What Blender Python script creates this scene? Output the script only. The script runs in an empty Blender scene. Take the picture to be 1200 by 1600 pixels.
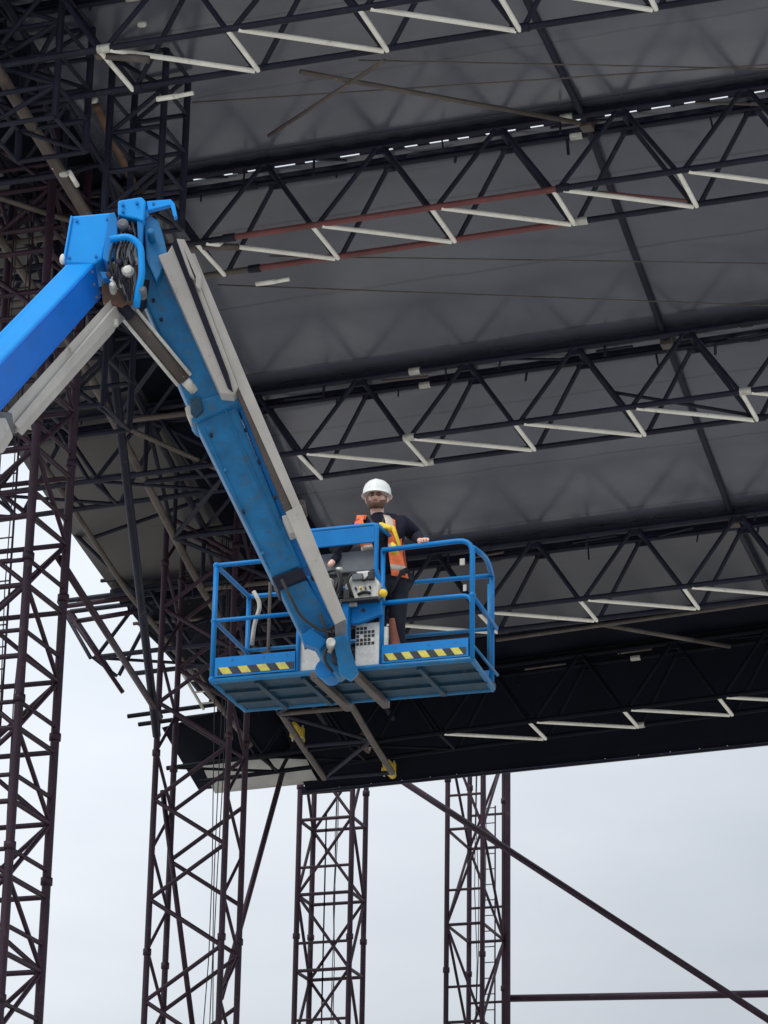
import bpy, bmesh, math, random
from mathutils import Vector, Matrix
random.seed(7)
R = math.radians
sc = bpy.context.scene
COL = sc.collection

# ------------------------------------------------------------------ camera
FPX, PITCH, ROLL, YAW = 4600.0, R(21.5), R(0.97), R(18.5)
CAM = Vector((0, 0, 1.7))
fwd = Vector((0, math.cos(PITCH), math.sin(PITCH)))
r0 = Vector((1, 0, 0)); u0 = r0.cross(fwd)
rgt = r0*math.cos(ROLL)+u0*math.sin(ROLL)
upv = -r0*math.sin(ROLL)+u0*math.cos(ROLL)
cd = bpy.data.cameras.new('camera'); cam = bpy.data.objects.new('camera', cd); COL.objects.link(cam)
cd.sensor_fit = 'HORIZONTAL'; cd.sensor_width = 36; cd.lens = 36*FPX/1200
cd.clip_start = 0.5; cd.clip_end = 6000
m = Matrix((rgt, upv, -fwd)).transposed().to_4x4(); m.translation = CAM
cam.matrix_world = m
sc.camera = cam
sc.render.resolution_x = 768; sc.render.resolution_y = 1024

# ------------------------------------------------------------------ light
SUN_EL, SUN_AZ = R(52), R(215)      # azimuth clockwise from +Y: behind the camera, to its left
w = bpy.data.worlds.new("World"); sc.world = w; w.use_nodes = True
nt = w.node_tree; nt.nodes.clear()
out = nt.nodes.new('ShaderNodeOutputWorld'); bg = nt.nodes.new('ShaderNodeBackground')
sky = nt.nodes.new('ShaderNodeTexSky'); sky.sky_type = 'NISHITA'; sky.sun_disc = False
sky.sun_elevation = SUN_EL; sky.sun_rotation = SUN_AZ; sky.dust_density = 4; sky.air_density = 1.0
bg.inputs['Strength'].default_value = 0.12
# overcast: the clear sky seen through a nearly closed layer of pale cloud
tc = nt.nodes.new('ShaderNodeTexCoord')
mp = nt.nodes.new('ShaderNodeMapping'); mp.inputs['Scale'].default_value = (1.6, 1.6, 5.0)
nz = nt.nodes.new('ShaderNodeTexNoise'); nz.inputs['Scale'].default_value = 2.2; nz.inputs['Detail'].default_value = 5; nz.inputs['Roughness'].default_value = .5
cr = nt.nodes.new('ShaderNodeValToRGB')
cr.color_ramp.elements[0].position = .3; cr.color_ramp.elements[0].color = (6.2, 6.7, 7.3, 1)
cr.color_ramp.elements[1].position = .7; cr.color_ramp.elements[1].color = (7.6, 8.0, 8.5, 1)
mx = nt.nodes.new('ShaderNodeMixRGB'); mx.inputs['Fac'].default_value = .9
# the cloud layer is duller low down and to the right, brighter higher up
sx = nt.nodes.new('ShaderNodeSeparateXYZ'); el = nt.nodes.new('ShaderNodeMath'); el.operation = 'MULTIPLY_ADD'; el.inputs[1].default_value = -.50
e2 = nt.nodes.new('ShaderNodeMath'); e2.operation = 'MULTIPLY_ADD'; e2.inputs[1].default_value = .13; lay = nt.nodes.new('ShaderNodeMapRange')
lay.inputs['From Min'].default_value = .20; lay.inputs['From Max'].default_value = .46; lay.inputs['To Min'].default_value = .73; lay.inputs['To Max'].default_value = 1.16
ml = nt.nodes.new('ShaderNodeVectorMath'); ml.operation = 'SCALE'
L = nt.links.new
L(tc.outputs['Generated'], mp.inputs['Vector']); L(mp.outputs['Vector'], nz.inputs['Vector'])
L(nz.outputs['Fac'], cr.inputs['Fac']); L(sky.outputs['Color'], mx.inputs['Color1']); L(cr.outputs['Color'], ml.inputs[0]); L(tc.outputs['Generated'], sx.inputs[0])
L(sx.outputs['X'], el.inputs[0]); L(sx.outputs['Z'], el.inputs[2]); L(nz.outputs['Fac'], e2.inputs[0]); L(el.outputs[0], e2.inputs[2]); L(e2.outputs[0], lay.inputs['Value'])
L(lay.outputs['Result'], ml.inputs['Scale']); L(ml.outputs[0], mx.inputs['Color2'])
L(mx.outputs['Color'], bg.inputs['Color']); L(bg.outputs['Background'], out.inputs['Surface'])
sd = bpy.data.lights.new('sun', 'SUN'); sd.energy = 1.5; sd.angle = R(25); sd.color = (1, .97, .92)
so = bpy.data.objects.new('sun', sd); COL.objects.link(so)
sdir = Vector((math.sin(SUN_AZ)*math.cos(SUN_EL), math.cos(SUN_AZ)*math.cos(SUN_EL), math.sin(SUN_EL)))
so.rotation_euler = sdir.to_track_quat('Z', 'Y').to_euler()
sc.view_settings.view_transform = 'Standard'; sc.view_settings.look = 'None'
sc.view_settings.exposure = 0.0; sc.view_settings.gamma = 1

# ------------------------------------------------------------------ frames of reference
# S frame: the stage. s runs along the roof trusses (to the right), t into depth, z up.
U = Vector((math.cos(YAW), -math.sin(YAW), 0)); V = Vector((math.sin(YAW), math.cos(YAW), 0)); Z = Vector((0, 0, 1))
def S(s, t, z): return U*s+V*t+Z*z
def lerp(a, b, k): return a+(b-a)*k
def interp(x, xs, ys):
    if x <= xs[0]: return ys[0]+(ys[1]-ys[0])*(x-xs[0])/(xs[1]-xs[0])
    for i in range(len(xs)-1):
        if x <= xs[i+1]: return ys[i]+(ys[i+1]-ys[i])*(x-xs[i])/(xs[i+1]-xs[i])
    return ys[-1]
def ray(x, y): return fwd*FPX+rgt*(x-600)-upv*(y-800)
def at_y(x, y, Y):
    "where the sight line of a photo pixel crosses the vertical plane at depth Y: used to read sizes off the photo"
    d = ray(x, y); return CAM+d*(Y/d.y)
def at_t(x, y, t):
    d = ray(x, y); return CAM+d*(t/d.dot(V))

# ------------------------------------------------------------------ materials
def mat(name, col, rough=.5, metal=0, spec=.5, var=.25, scale=6, dirt=None, dirt_amt=.0, bump=0, bscale=60, coat=0, rv=.11, seam=0):
    m = bpy.data.materials.new(name); m.use_nodes = True; n = m.node_tree; b = n.nodes['Principled BSDF']
    b.inputs['Roughness'].default_value = rough; b.inputs['Metallic'].default_value = metal
    b.inputs['Specular IOR Level'].default_value = spec
    if coat: b.inputs['Coat Weight'].default_value = coat; b.inputs['Coat Roughness'].default_value = .25
    g = n.nodes.new('ShaderNodeNewGeometry')
    t = n.nodes.new('ShaderNodeTexNoise'); t.inputs['Scale'].default_value = scale; t.inputs['Detail'].default_value = 6; t.inputs['Roughness'].default_value = .65
    n.links.new(g.outputs['Position'], t.inputs['Vector'])
    r = n.nodes.new('ShaderNodeValToRGB')
    r.color_ramp.elements[0].position = .32; r.color_ramp.elements[1].position = .68
    r.color_ramp.elements[0].color = tuple(c*(1-var) for c in col)+(1,)
    r.color_ramp.elements[1].color = tuple(min(1, c*(1+var)) for c in col)+(1,)
    n.links.new(t.outputs['Fac'], r.inputs['Fac'])
    last = r.outputs['Color']
    if dirt:
        t2 = n.nodes.new('ShaderNodeTexNoise'); t2.inputs['Scale'].default_value = scale*2.3; t2.inputs['Detail'].default_value = 8; t2.inputs['Roughness'].default_value = .75
        n.links.new(g.outputs['Position'], t2.inputs['Vector'])
        r2 = n.nodes.new('ShaderNodeValToRGB'); r2.color_ramp.elements[0].position = .62-dirt_amt; r2.color_ramp.elements[1].position = .72-dirt_amt*.6
        n.links.new(t2.outputs['Fac'], r2.inputs['Fac'])
        mm = n.nodes.new('ShaderNodeMixRGB'); mm.inputs['Color2'].default_value = dirt+(1,)
        n.links.new(r2.outputs['Color'], mm.inputs['Fac']); n.links.new(last, mm.inputs['Color1']); last = mm.outputs['Color']
    if seam:        # welded seams between the widths of fabric
        dv = n.nodes.new('ShaderNodeVectorMath'); dv.operation = 'DOT_PRODUCT'; dv.inputs[1].default_value = tuple(V/seam)
        n.links.new(g.outputs['Position'], dv.inputs[0])
        fr_ = n.nodes.new('ShaderNodeMath'); fr_.operation = 'FRACT'; n.links.new(dv.outputs['Value'], fr_.inputs[0])
        lt_ = n.nodes.new('ShaderNodeMath'); lt_.operation = 'LESS_THAN'; lt_.inputs[1].default_value = .03; n.links.new(fr_.outputs[0], lt_.inputs[0])
        ms = n.nodes.new('ShaderNodeMixRGB'); ms.blend_type = 'MULTIPLY'; ms.inputs['Color2'].default_value = (.72, .72, .72, 1)
        n.links.new(lt_.outputs[0], ms.inputs['Fac']); n.links.new(last, ms.inputs['Color1']); last = ms.outputs['Color']
    n.links.new(last, b.inputs['Base Color'])
    mr = n.nodes.new('ShaderNodeMapRange'); mr.inputs['To Min'].default_value = max(.05, rough-rv); mr.inputs['To Max'].default_value = min(1, rough+rv)
    n.links.new(t.outputs['Fac'], mr.inputs['Value']); n.links.new(mr.outputs['Result'], b.inputs['Roughness'])
    if bump:
        t3 = n.nodes.new('ShaderNodeTexNoise'); t3.inputs['Scale'].default_value = bscale; t3.inputs['Detail'].default_value = 4
        n.links.new(g.outputs['Position'], t3.inputs['Vector'])
        bp = n.nodes.new('ShaderNodeBump'); bp.inputs['Strength'].default_value = bump; bp.inputs['Distance'].default_value = .02
        n.links.new(t3.outputs['Fac'], bp.inputs['Height']); n.links.new(bp.outputs['Normal'], b.inputs['Normal'])
    return m
STEEL = mat('dark painted steel tube', (.013, .014, .029), .5, spec=.25, var=.35, scale=2.5, dirt=(.06, .052, .055), dirt_amt=.02)
TOWER = mat('plum brown painted steel', (.030, .013, .026), .5, spec=.3, var=.35, scale=1.5, dirt=(.07, .05, .045), dirt_amt=.04)
GALV = mat('grey brown weathered tube', (.095, .078, .07), .5, metal=.1, var=.35, scale=2, dirt=(.2, .15, .11), dirt_amt=.05)
RUST = mat('rusty brown tube', (.15, .085, .055), .7, var=.4, scale=4, dirt=(.28, .17, .09), dirt_amt=.06)
RED = mat('red oxide steel', (.17, .05, .05), .45, var=.3, scale=2, dirt=(.09, .06, .06), dirt_amt=.05)
CREAM = mat('cream painted brace', (.92, .91, .82), .45, var=.12, scale=3, dirt=(.45, .38, .28), dirt_amt=.03)
PALE = mat('pale galvanised fitting', (.55, .55, .50), .4, metal=.3, var=.3, scale=9)
YELLOW = mat('yellow coupler paint', (.62, .45, .05), .5, var=.3, scale=8, dirt=(.2, .15, .08), dirt_amt=.05)
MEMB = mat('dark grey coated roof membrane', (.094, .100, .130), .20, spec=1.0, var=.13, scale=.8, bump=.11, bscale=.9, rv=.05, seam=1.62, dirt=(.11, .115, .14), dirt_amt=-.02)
MEMB3 = mat('shaded roof membrane', (.030, .033, .050), .30, spec=.6, var=.13, scale=.8, bump=.07, bscale=1.0, rv=.04, seam=1.62)  # shaded copy of the membrane: the bay's shade is in the colour
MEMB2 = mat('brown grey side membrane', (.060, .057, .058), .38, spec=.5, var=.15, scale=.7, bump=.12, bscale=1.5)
BLACK = mat('black cloth and roof shade', (.004, .005, .011), .75, spec=.08, var=.3, scale=1.2, bump=.3, bscale=2.5)  # rear cloth; also stands in for shade in the bay and girder
TRANS = mat('pale translucent skirt', (.42, .42, .40), .6, var=.15, scale=2)
BLUE = mat('lift blue paint', (.002, .185, .52), .42, spec=.3, var=.12, scale=2.2, dirt=(.02, .13, .36), dirt_amt=-.02)
BLUEB = mat('bright sky lit lift blue', (.001, .30, .82), .45, spec=.3, var=.07, scale=2)  # lower boom's sky-lit top face is painted into this lighter blue
BLUED = mat('scuffed lift blue paint', (.006, .155, .37), .45, spec=.4, var=.25, scale=5, dirt=(.06, .11, .15), dirt_amt=.08)
DEEP = mat('shaded lift blue paint', (.001, .16, .68), .42, spec=.3, var=.14, scale=1.5, dirt=(.05, .18, .45), dirt_amt=-.03)  # same boom paint, with the side face's shade put into the colour
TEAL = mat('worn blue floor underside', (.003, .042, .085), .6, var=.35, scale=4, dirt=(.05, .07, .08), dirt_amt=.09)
TRAY = mat('grey cable tray', (.50, .48, .45), .55, var=.12, scale=2.5, dirt=(.3, .24, .2), dirt_amt=.03)
CHROME = mat('chrome rod', (.75, .76, .76), .2, metal=.9, var=.05)
RUBBER = mat('black rubber', (.02, .02, .022), .6, var=.3)
WHITEP = mat('off white box', (.62, .62, .58), .5, var=.18, scale=12, dirt=(.25, .24, .22), dirt_amt=.04)
GREYP = mat('grey padded panel', (.13, .14, .16), .6, var=.15, scale=14)
HIVIS = mat('orange hi vis cloth', (.98, .20, .08), .8, var=.2, scale=18, bump=.5, bscale=25)
HIYEL = mat('yellow webbing', (.95, .62, .04), .7, var=.12, scale=18)
REFL = mat('silver reflective tape', (.6, .52, .45), .4, metal=.2, var=.1)
SHIRT = mat('navy sweater', (.014, .015, .030), .9, spec=.2, var=.3, scale=22, bump=.3, bscale=50)
TROUS = mat('dark work trousers', (.02, .022, .032), .9, spec=.2, var=.3, scale=20)
SKIN = mat('skin', (.85, .52, .42), .5, var=.08, scale=25)
BEARD = mat('brown hair', (.09, .055, .035), .8, var=.3, scale=60); STUB = mat('short beard', (.15, .085, .058), .8, var=.4, scale=90)
HELM = mat('white helmet', (.82, .84, .82), .3, var=.03, scale=9)
BROWN = mat('reddish brown canvas', (.24, .085, .05), .8, var=.25, scale=12)
GROUND = mat('pale trodden dusty ground', (.46, .44, .41), .95, spec=.2, var=.25, scale=.12, dirt=(.16, .2, .08), dirt_amt=.0, bump=.3, bscale=3)

# ------------------------------------------------------------------ object helpers
def tag(o, label=None, cat=None, group=None, kind=None):
    if label: o['label'] = label
    if cat: o['category'] = cat
    if group: o['group'] = group
    if kind: o['kind'] = kind
    return o
def empty(name, loc, label, cat, group=None):
    o = bpy.data.objects.new(name, None); COL.objects.link(o); o.location = loc; o.empty_display_size = .2
    return tag(o, label, cat, group)
def origin_of(p):
    v = Vector((0, 0, 0))
    while p: v = v+p.location; p = p.parent
    return v
class MB:
    "collects faces in world coordinates, becomes one mesh object"
    def __init__(s): s.v = []; s.f = []
    def add(s, vs, fs):
        k = len(s.v); s.v += [Vector(v) for v in vs]; s.f += [[i+k for i in f] for f in fs]; return s
    def box(s, c, ax, ay, az):
        c = Vector(c); vs = [c+ax*i+ay*j+az*k for i in (-1, 1) for j in (-1, 1) for k in (-1, 1)]
        return s.add(vs, [(0, 1, 3, 2), (4, 6, 7, 5), (0, 4, 5, 1), (2, 3, 7, 6), (0, 2, 6, 4), (1, 5, 7, 3)])
    def prism(s, poly, ext):
        n = len(poly); vs = [Vector(p) for p in poly]+[Vector(p)+ext for p in poly]
        fs = [tuple(range(n))[::-1], tuple(range(n, 2*n))]+[(i, (i+1) % n, n+(i+1) % n, n+i) for i in range(n)]
        return s.add(vs, fs)
    def path(s, pts, r, n=8, radii=None, cap=True):
        pts = [Vector(p) for p in pts]; k0 = len(s.v); vs = []; fs = []
        prev = None
        for i, p in enumerate(pts):
            if i == 0: d = pts[1]-p
            elif i == len(pts)-1: d = p-pts[i-1]
            else: d = (pts[i+1]-p).normalized()+(p-pts[i-1]).normalized()
            d.normalize()
            if prev is None:
                a = d.orthogonal().normalized()
            else:
                a = (prev-d*prev.dot(d)).normalized()
            prev = a; b = d.cross(a)
            rr = radii[i] if radii else r
            for j in range(n):
                an = 2*math.pi*j/n; vs.append(p+a*math.cos(an)*rr+b*math.sin(an)*rr)
        for i in range(len(pts)-1):
            for j in range(n):
                fs.append((i*n+j, i*n+(j+1) % n, (i+1)*n+(j+1) % n, (i+1)*n+j))
        if cap: fs.append(tuple(range(n))[::-1]); fs.append(tuple((len(pts)-1)*n+j for j in range(n)))
        return s.add(vs, fs)
    def ball(s, c, rx, ry=None, rz=None, ax=None, n=12, m_=8, lo=-1.0):
        ry = ry or rx; rz = rz or rx; A, B, D = ax or (Vector((1, 0, 0)), Vector((0, 1, 0)), Vector((0, 0, 1)))
        vs = []; fs = []; c = Vector(c)
        for i in range(m_+1):
            th = lerp(math.asin(lo) if lo > -1 else -math.pi/2, math.pi/2, i/m_)
            for j in range(n):
                ph = 2*math.pi*j/n
                vs.append(c+A*rx*math.cos(th)*math.cos(ph)+B*ry*math.cos(th)*math.sin(ph)+D*rz*math.sin(th))
        for i in range(m_):
            for j in range(n): fs.append((i*n+j, i*n+(j+1) % n, (i+1)*n+(j+1) % n, (i+1)*n+j))
        fs.append(tuple(range(n))[::-1])
        return s.add(vs, fs)
    def build(s, name, m, parent=None, smooth=False, bevel=0, at=None):
        o_ = Vector(at) if at is not None else (s.v[0].copy() if parent is None else sum(s.v, Vector())/len(s.v))
        me = bpy.data.meshes.new(name); me.from_pydata([tuple(v-o_) for v in s.v], [], s.f); me.validate(); 
        bm = bmesh.new(); bm.from_mesh(me); bmesh.ops.recalc_face_normals(bm, faces=bm.faces); bm.to_mesh(me); bm.free()
        me.materials.append(m)
        if smooth:
            for p in me.polygons: p.use_smooth = True
        o = bpy.data.objects.new(name, me); COL.objects.link(o)
        if parent: o.parent = parent; o.location = o_-origin_of(parent)
        else: o.location = o_
        if bevel:
            b = o.modifiers.new('bevel', 'BEVEL'); b.width = bevel; b.segments = 2; b.limit_method = 'ANGLE'; b.angle_limit = R(40)
        return o
_unit = {}
def unit(m):
    "a shared 1 m tube of radius 1 per material"
    if m.name not in _unit:
        me = bpy.data.meshes.new('tube '+m.name); bm = bmesh.new()
        bmesh.ops.create_cone(bm, cap_ends=True, segments=10, radius1=1, radius2=1, depth=1)
        bm.to_mesh(me); bm.free(); me.materials.append(m)
        for p in me.polygons: p.use_smooth = len(p.vertices) == 4
        _unit[m.name] = me
    return _unit[m.name]
def tube(parent, name, a, b, r, m, label=None):
    a = Vector(a); b = Vector(b); d = b-a
    o = bpy.data.objects.new(name, unit(m)); COL.objects.link(o)
    if parent: o.parent = parent
    o.location = (a+b)/2-(origin_of(parent) if parent else Vector())
    o.rotation_euler = d.to_track_quat('Z', 'Y').to_euler(); o.scale = (r, r, d.length)
    if label: o['label'] = label
    return o
def rounded(pts, rad, n=5):
    "polyline with its inner corners rounded"
    pts = [Vector(p) for p in pts]; o = [pts[0]]
    for i in range(1, len(pts)-1):
        p = pts[i]; a = (pts[i-1]-p); b = (pts[i+1]-p); q = min(rad, a.length*.45, b.length*.45)
        A = p+a.normalized()*q; B = p+b.normalized()*q
        for k in range(n+1):
            t = k/n; o.append(A*(1-t)**2+p*2*t*(1-t)+B*t*t)
    return o+[pts[-1]]
def single(name, mb, m, label, cat, group=None, **k):
    return tag(mb.build(name, m, None, **k), label, cat, group)

# ------------------------------------------------------------------ ground
g = MB(); n = 24
xs = [-3000, -1200, -500, -200, -100, -50]+[-40+8*i for i in range(11)]+[50, 100, 200, 500, 1200, 3000]
vs = [(x, y, .06*math.sin(x*.31)*math.cos(y*.23) if abs(x) < 120 and abs(y) < 120 else 0) for y in xs for x in xs]
N = len(xs); g.add(vs, [(j*N+i, j*N+i+1, (j+1)*N+i+1, (j+1)*N+i) for j in range(N-1) for i in range(N-1)])
tag(g.build('ground', GROUND, at=(0, 0, 0)), kind='structure')

# ------------------------------------------------------------------ roof profile
TT = [31.7+4.95*i for i in range(5)]
ZT = [21.36, 21.06, 19.79, 18.63, 18.26]          # height of the lower chords at s = -12
ZK = [0.0, .013, .025, .027, .048]                # slight cross fall
S0 = [-12.46, -13.04, -15.00, -13.47, -15.73]     # a bottom node of each truss
PT = [TT[0]-4.95]+TT+[56.5]; PZ = [21.9]+ZT+[17.2]; PK = [0]+ZK+[.05]
def zp(t, s=-17.5): return interp(t, PT, PZ)+(s+12)*interp(t, PT, PK)
BW, TH, P = 1.05, 1.25, 1.79
SL, SR, SEDGE = -22.2, -3.4, -20.5
# ------------------------------------------------------------------ roof trusses
ORD = ['front most', 'second', 'third', 'fourth', 'rearmost']
TLAB = ['dark roof truss at the top edge of the picture with cream zigzag braces',
        'roof truss with red lower chords and cream zigzag braces behind the boom head',
        'dark roof truss with cream zigzag braces just above the hard hat',
        'dark roof truss passing behind the right side of the blue work platform',
        'rearmost dark roof truss, its cream braces low under the black cloth']
STEEL0 = STEEL; STEELB = mat('shade black steel tube', (.005, .006, .011), .6, spec=.12, var=.3, scale=2.5)  # rear truss steel, darkened in colour for the shade back there
for i in range(5):
    t = TT[i]
    def B(s, far, i=i, t=t): return S(s, t if far else t-BW, ZT[i]+ZK[i]*(s+12))
    def A(s, far, i=i, t=t): return S(s, t-.25 if far else t-.8, ZT[i]+TH+ZK[i]*(s+12))
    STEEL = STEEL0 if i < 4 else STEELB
    root = empty('roof_truss', S(-12, t, ZT[i]), TLAB[i], 'roof truss', 'roof trusses spanning under the dark membrane')
    k0 = math.ceil((SL-S0[i])/P+.2); k1 = math.floor((SR-S0[i])/P)
    nodes = [q for q in (S0[i]+P*k for k in range(k0, k1+1)) if i < 3 or q > -20.7]
    sl_b = {3: -20.6, 4: -21.2}.get(i, SL); sl_t = {3: -21.5, 4: -22.2}.get(i, SL)
    ends = [SL+random.uniform(-.25, .15), nodes[0]+P*4.02, nodes[0]+P*7.02, nodes[-1]+.7]
    if i == 1: ends = [SL, -14.35, -9.35, nodes[-1]+.7]
    for far in (0, 1):
        for q in range(3):
            mm = RED if (i == 1 and q == 1) else (GALV if i == 1 and q == 0 and far else STEEL)
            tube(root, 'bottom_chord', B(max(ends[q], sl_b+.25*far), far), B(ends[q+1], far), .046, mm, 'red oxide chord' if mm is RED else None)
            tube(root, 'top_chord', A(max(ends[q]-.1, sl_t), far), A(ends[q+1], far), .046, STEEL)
        for q in (1, 2):
            for f in (B, A):
                d = .09
                tube(root, 'coupler', f(ends[q]-d, far), f(ends[q]+d, far), .062, PALE if random.random() < .3 else STEEL)
    for dt in (-.74, -.30):     # keder rails clamping the sheet edges
        pq = [S(q, t+dt, ZT[i]+ZK[i]*(q+12)+TH+.075) for q in (max(SL, SEDGE), SR)]
        mb = MB(); mb.prism([pq[0]-V*.03-Z*.05, pq[0]+V*.03-Z*.05, pq[0]+V*.03+Z*.05, pq[0]-V*.03+Z*.05], pq[1]-pq[0]); mb.build('keder_rail', STEEL, root)
    for n_, s in enumerate(nodes):
        for far in (0, 1):
            for sg in (-1, 1):
                if SL-.2 < s+sg*P/2 < SR+.6:
                    tube(root, 'diagonal', B(s+.05*sg, far), A(s+sg*(P/2-.04), far), .037, STEEL)
        if s > -15.9+(0 if i < 2 else .8):
            tube(root, 'white_brace', B(s-.02, 0)-Z*.03, B(s, 1)-Z*.03, .035, CREAM)
            if s-P > -15.9 and not (i == 1 and n_ == len(nodes)-99):
                tube(root, 'white_brace', B(s-P+.12, 0)-Z*.03, B(s-.05, 1)-Z*.03, .035, CREAM)
        else:
            tube(root, 'cross_brace', B(s, 0), B(s, 1), .03, STEEL)
            tube(root, 'cross_brace', B(s-P, 0) if s-P > SL else B(s, 0), B(s, 1), .03, STEEL)
        tube(root, 'top_strut', A(s+P/2, 0), A(s+P/2, 1), .03, STEEL)
        for far in (0, 1):
            mb = MB(); mb.box(A(s+P/2, far)-Z*.05, U*.13, V*.012, Z*.07); mb.build('gusset_plate', STEEL, root)
        a_ = s+random.uniform(-.6, .2); tube(root, 'stub_tube', A(a_, 0)+V*random.uniform(.05, .4)+Z*random.uniform(-.05, .05), A(a_+random.uniform(.4, .9), 0)+V*random.uniform(.05, .4)+Z*random.uniform(-.08, .04), .022, GALV if random.random() < .3 else STEEL)
        # short hanging hooks and keder clips along the top
        for q in range(2):
            ss = s+random.uniform(-.8, .8); L_ = random.uniform(.08, .3)
            if ss < SR:
                tube(root, 'hanging_clip', A(ss, q)+Z*.05, A(ss, q)+U*random.uniform(-.06, .06)-Z*L_, random.uniform(.012, .025), STEEL)
STEEL = STEEL0
# pale loose ends clamped near the left end of three trusses
for (x, y, i, n) in ((245, 155, 0, 2), (400, 444, 1, 2)):
    mb = MB(); p = at_t(x, y, TT[i]-.1); mb.path([p, p+U*.3], .035); mb.path([p+U*.3, p+U*.52+Z*.01], .03)
    single('loose_tube_end', mb, CREAM, ['pale short tube end clamped left of the topmost truss braces', 'pale short tube end poking from the red chord truss'][0 if i == 0 else 1], 'tube', smooth=True)
for (x0, y0, x1, y1, i) in ((155, 86, 232, 93, 0), (303, 385, 372, 386, 1)):
    mb = MB(); mb.path([at_t(x0, y0, TT[i]-.9), at_t(x1, y1, TT[i]-.9)], .055); mb.ball(at_t(x0, y0, TT[i]-.9), .07)
    single('spigot_sleeve', mb, GALV, ['thick grey sleeve at the start of the topmost cream braces', 'thick grey sleeve just right of the boom head on the truss'][i], 'sleeve', smooth=True)

# ------------------------------------------------------------------ roof membrane, one sheet per bay, with a slot over each truss
def sheet(name, s0, s1, t0, t1, z0, z1, m, label, cat='roof sheet', group=None, sag=.07, ns=28, ntt=10, wr=.012, thick=.012, seed=0, z0f=None):
    rnd = random.Random(seed); mb = MB(); vs = []
    ph = [rnd.uniform(0, 6.3) for _ in range(6)]
    for j in range(ntt+1):
        for i_ in range(ns+1):
            a = i_/ns; b = j/ntt; s = lerp(s0, s1, a); t = lerp(t0, t1, b)
            zz = lerp(z0(s), z1(s), b)-sag*4*b*(1-b)
            zz += wr*(math.sin(s*3.1+ph[0]+b*2)*math.sin(b*math.pi)+.6*math.sin(s*7.3+ph[1]-b*3)*(1-b)*b*3)
            vs.append(S(s, t, zz))
    n = ns+1
    mb.add(vs, [(j*n+i_, j*n+i_+1, (j+1)*n+i_+1, (j+1)*n+i_) for j in range(ntt) for i_ in range(ns)])
    o = mb.build(name, m, None, smooth=True)
    so_ = o.modifiers.new('solid', 'SOLIDIFY'); so_.thickness = thick; so_.offset = 1
    return tag(o, label, cat, group)
def zroof(i): return lambda s: ZT[i]+ZK[i]*(s+12)+TH+.14
GAPN, GAPF = -.60, -.44
gr = 'dark membrane sheets of the roof'
def zfront(s): return ZT[0]+TH+.9
sheet('roof_sheet', -16.3, SR, TT[0]-4.6, TT[0]+GAPN, zfront, zroof(0), MEMB, 'dark grey roof sheet above the topmost truss', group=gr, seed=1)
labs = ['grey roof sheet between the topmost truss and the red chord truss', 'grey roof sheet between the red chord truss and the truss over the man',
        'grey roof sheet behind the hard hat man']
for i in range(3):
    sheet('roof_sheet', -16.3, SR, TT[i]+GAPF, TT[i+1]+GAPN, zroof(i), zroof(i+1), MEMB, labs[i], group=gr, seed=i+2)
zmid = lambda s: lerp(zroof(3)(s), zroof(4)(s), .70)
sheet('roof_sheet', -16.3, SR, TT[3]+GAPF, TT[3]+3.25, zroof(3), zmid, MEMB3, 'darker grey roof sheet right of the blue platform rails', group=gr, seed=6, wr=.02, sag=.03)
sheet('shaded_bay', -16.3, SR, TT[3]+3.15, TT[4]+GAPN, lambda s: zmid(s)-.015, zroof(4), BLACK, 'roof strip with its shade painted black right of the blue platform floor', 'cloth', 'roof strips painted black for shade at the rear', seed=7, wr=.03, sag=.02)  # membrane in shade, painted as a separate black strip
# side strip beyond the left girder
labs = ['brown grey sheet of the left roof edge under the lower boom', 'brown grey sheet of the left roof edge beside the plum tower', 'brown grey left edge sheet nearest the platform corner', 'dark left edge sheet low behind the platform']
for i in range(4):
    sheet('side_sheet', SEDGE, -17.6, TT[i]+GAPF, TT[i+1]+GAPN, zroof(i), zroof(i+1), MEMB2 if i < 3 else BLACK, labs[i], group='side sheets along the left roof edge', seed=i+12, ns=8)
sheet('side_sheet', -23.5, -17.6, TT[0]-4.6, TT[0]+GAPN, zfront, zroof(0), MEMB, 'dark left edge sheet in the top left corner', group='side sheets along the left roof edge', seed=18, ns=8)
# black strips added to darken the inside of the girder band
labs = ['added black strip in the girder band at the top left', 'added black strip hidden in scaffold behind the boom head', 'added black strip behind the hydraulic cylinder', 'added black strip behind the left platform rails', 'added black strip low left behind the platform']
for i in range(-1, 4):
    ta = TT[i]+GAPF if i >= 0 else TT[0]-4.6
    sheet('black_strip', -17.75, -16.2, ta-.1, TT[i+1]+GAPN+.1, (lambda s, i=i: (zroof(i)(s) if i >= 0 else zfront(s))-.06), (lambda s, i=i: zroof(i+1)(s)-.06), BLACK, labs[i+1], 'cloth', 'added darkening strips over the left girder', seed=i+30, ns=6)
# rear slope and fascia
def zrear(s): return 18.02+.028*(s+17.4)
REAR = 53.1
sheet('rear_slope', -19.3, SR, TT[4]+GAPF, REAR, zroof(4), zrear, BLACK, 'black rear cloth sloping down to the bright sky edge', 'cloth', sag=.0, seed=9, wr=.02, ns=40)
mb = MB(); q = [S(s, REAR+.02, zrear(s)+dz) for s, dz in ((-19.4, -.05), (SR, -.05), (SR, .10), (-19.4, .10))]; mb.prism(q, V*.05)
fa = single('rear_batten', mb, STEEL, 'dark batten along the rear lower roof edge with pale eyelets', 'batten')
for k in range(26):
    s = -18.6+.6*k; e = MB(); e.ball(S(s+.1*math.sin(k*7), REAR-.005, zrear(s)+.02), .016, n=8, m_=4); e.build('eyelet', CREAM, fa)
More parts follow.
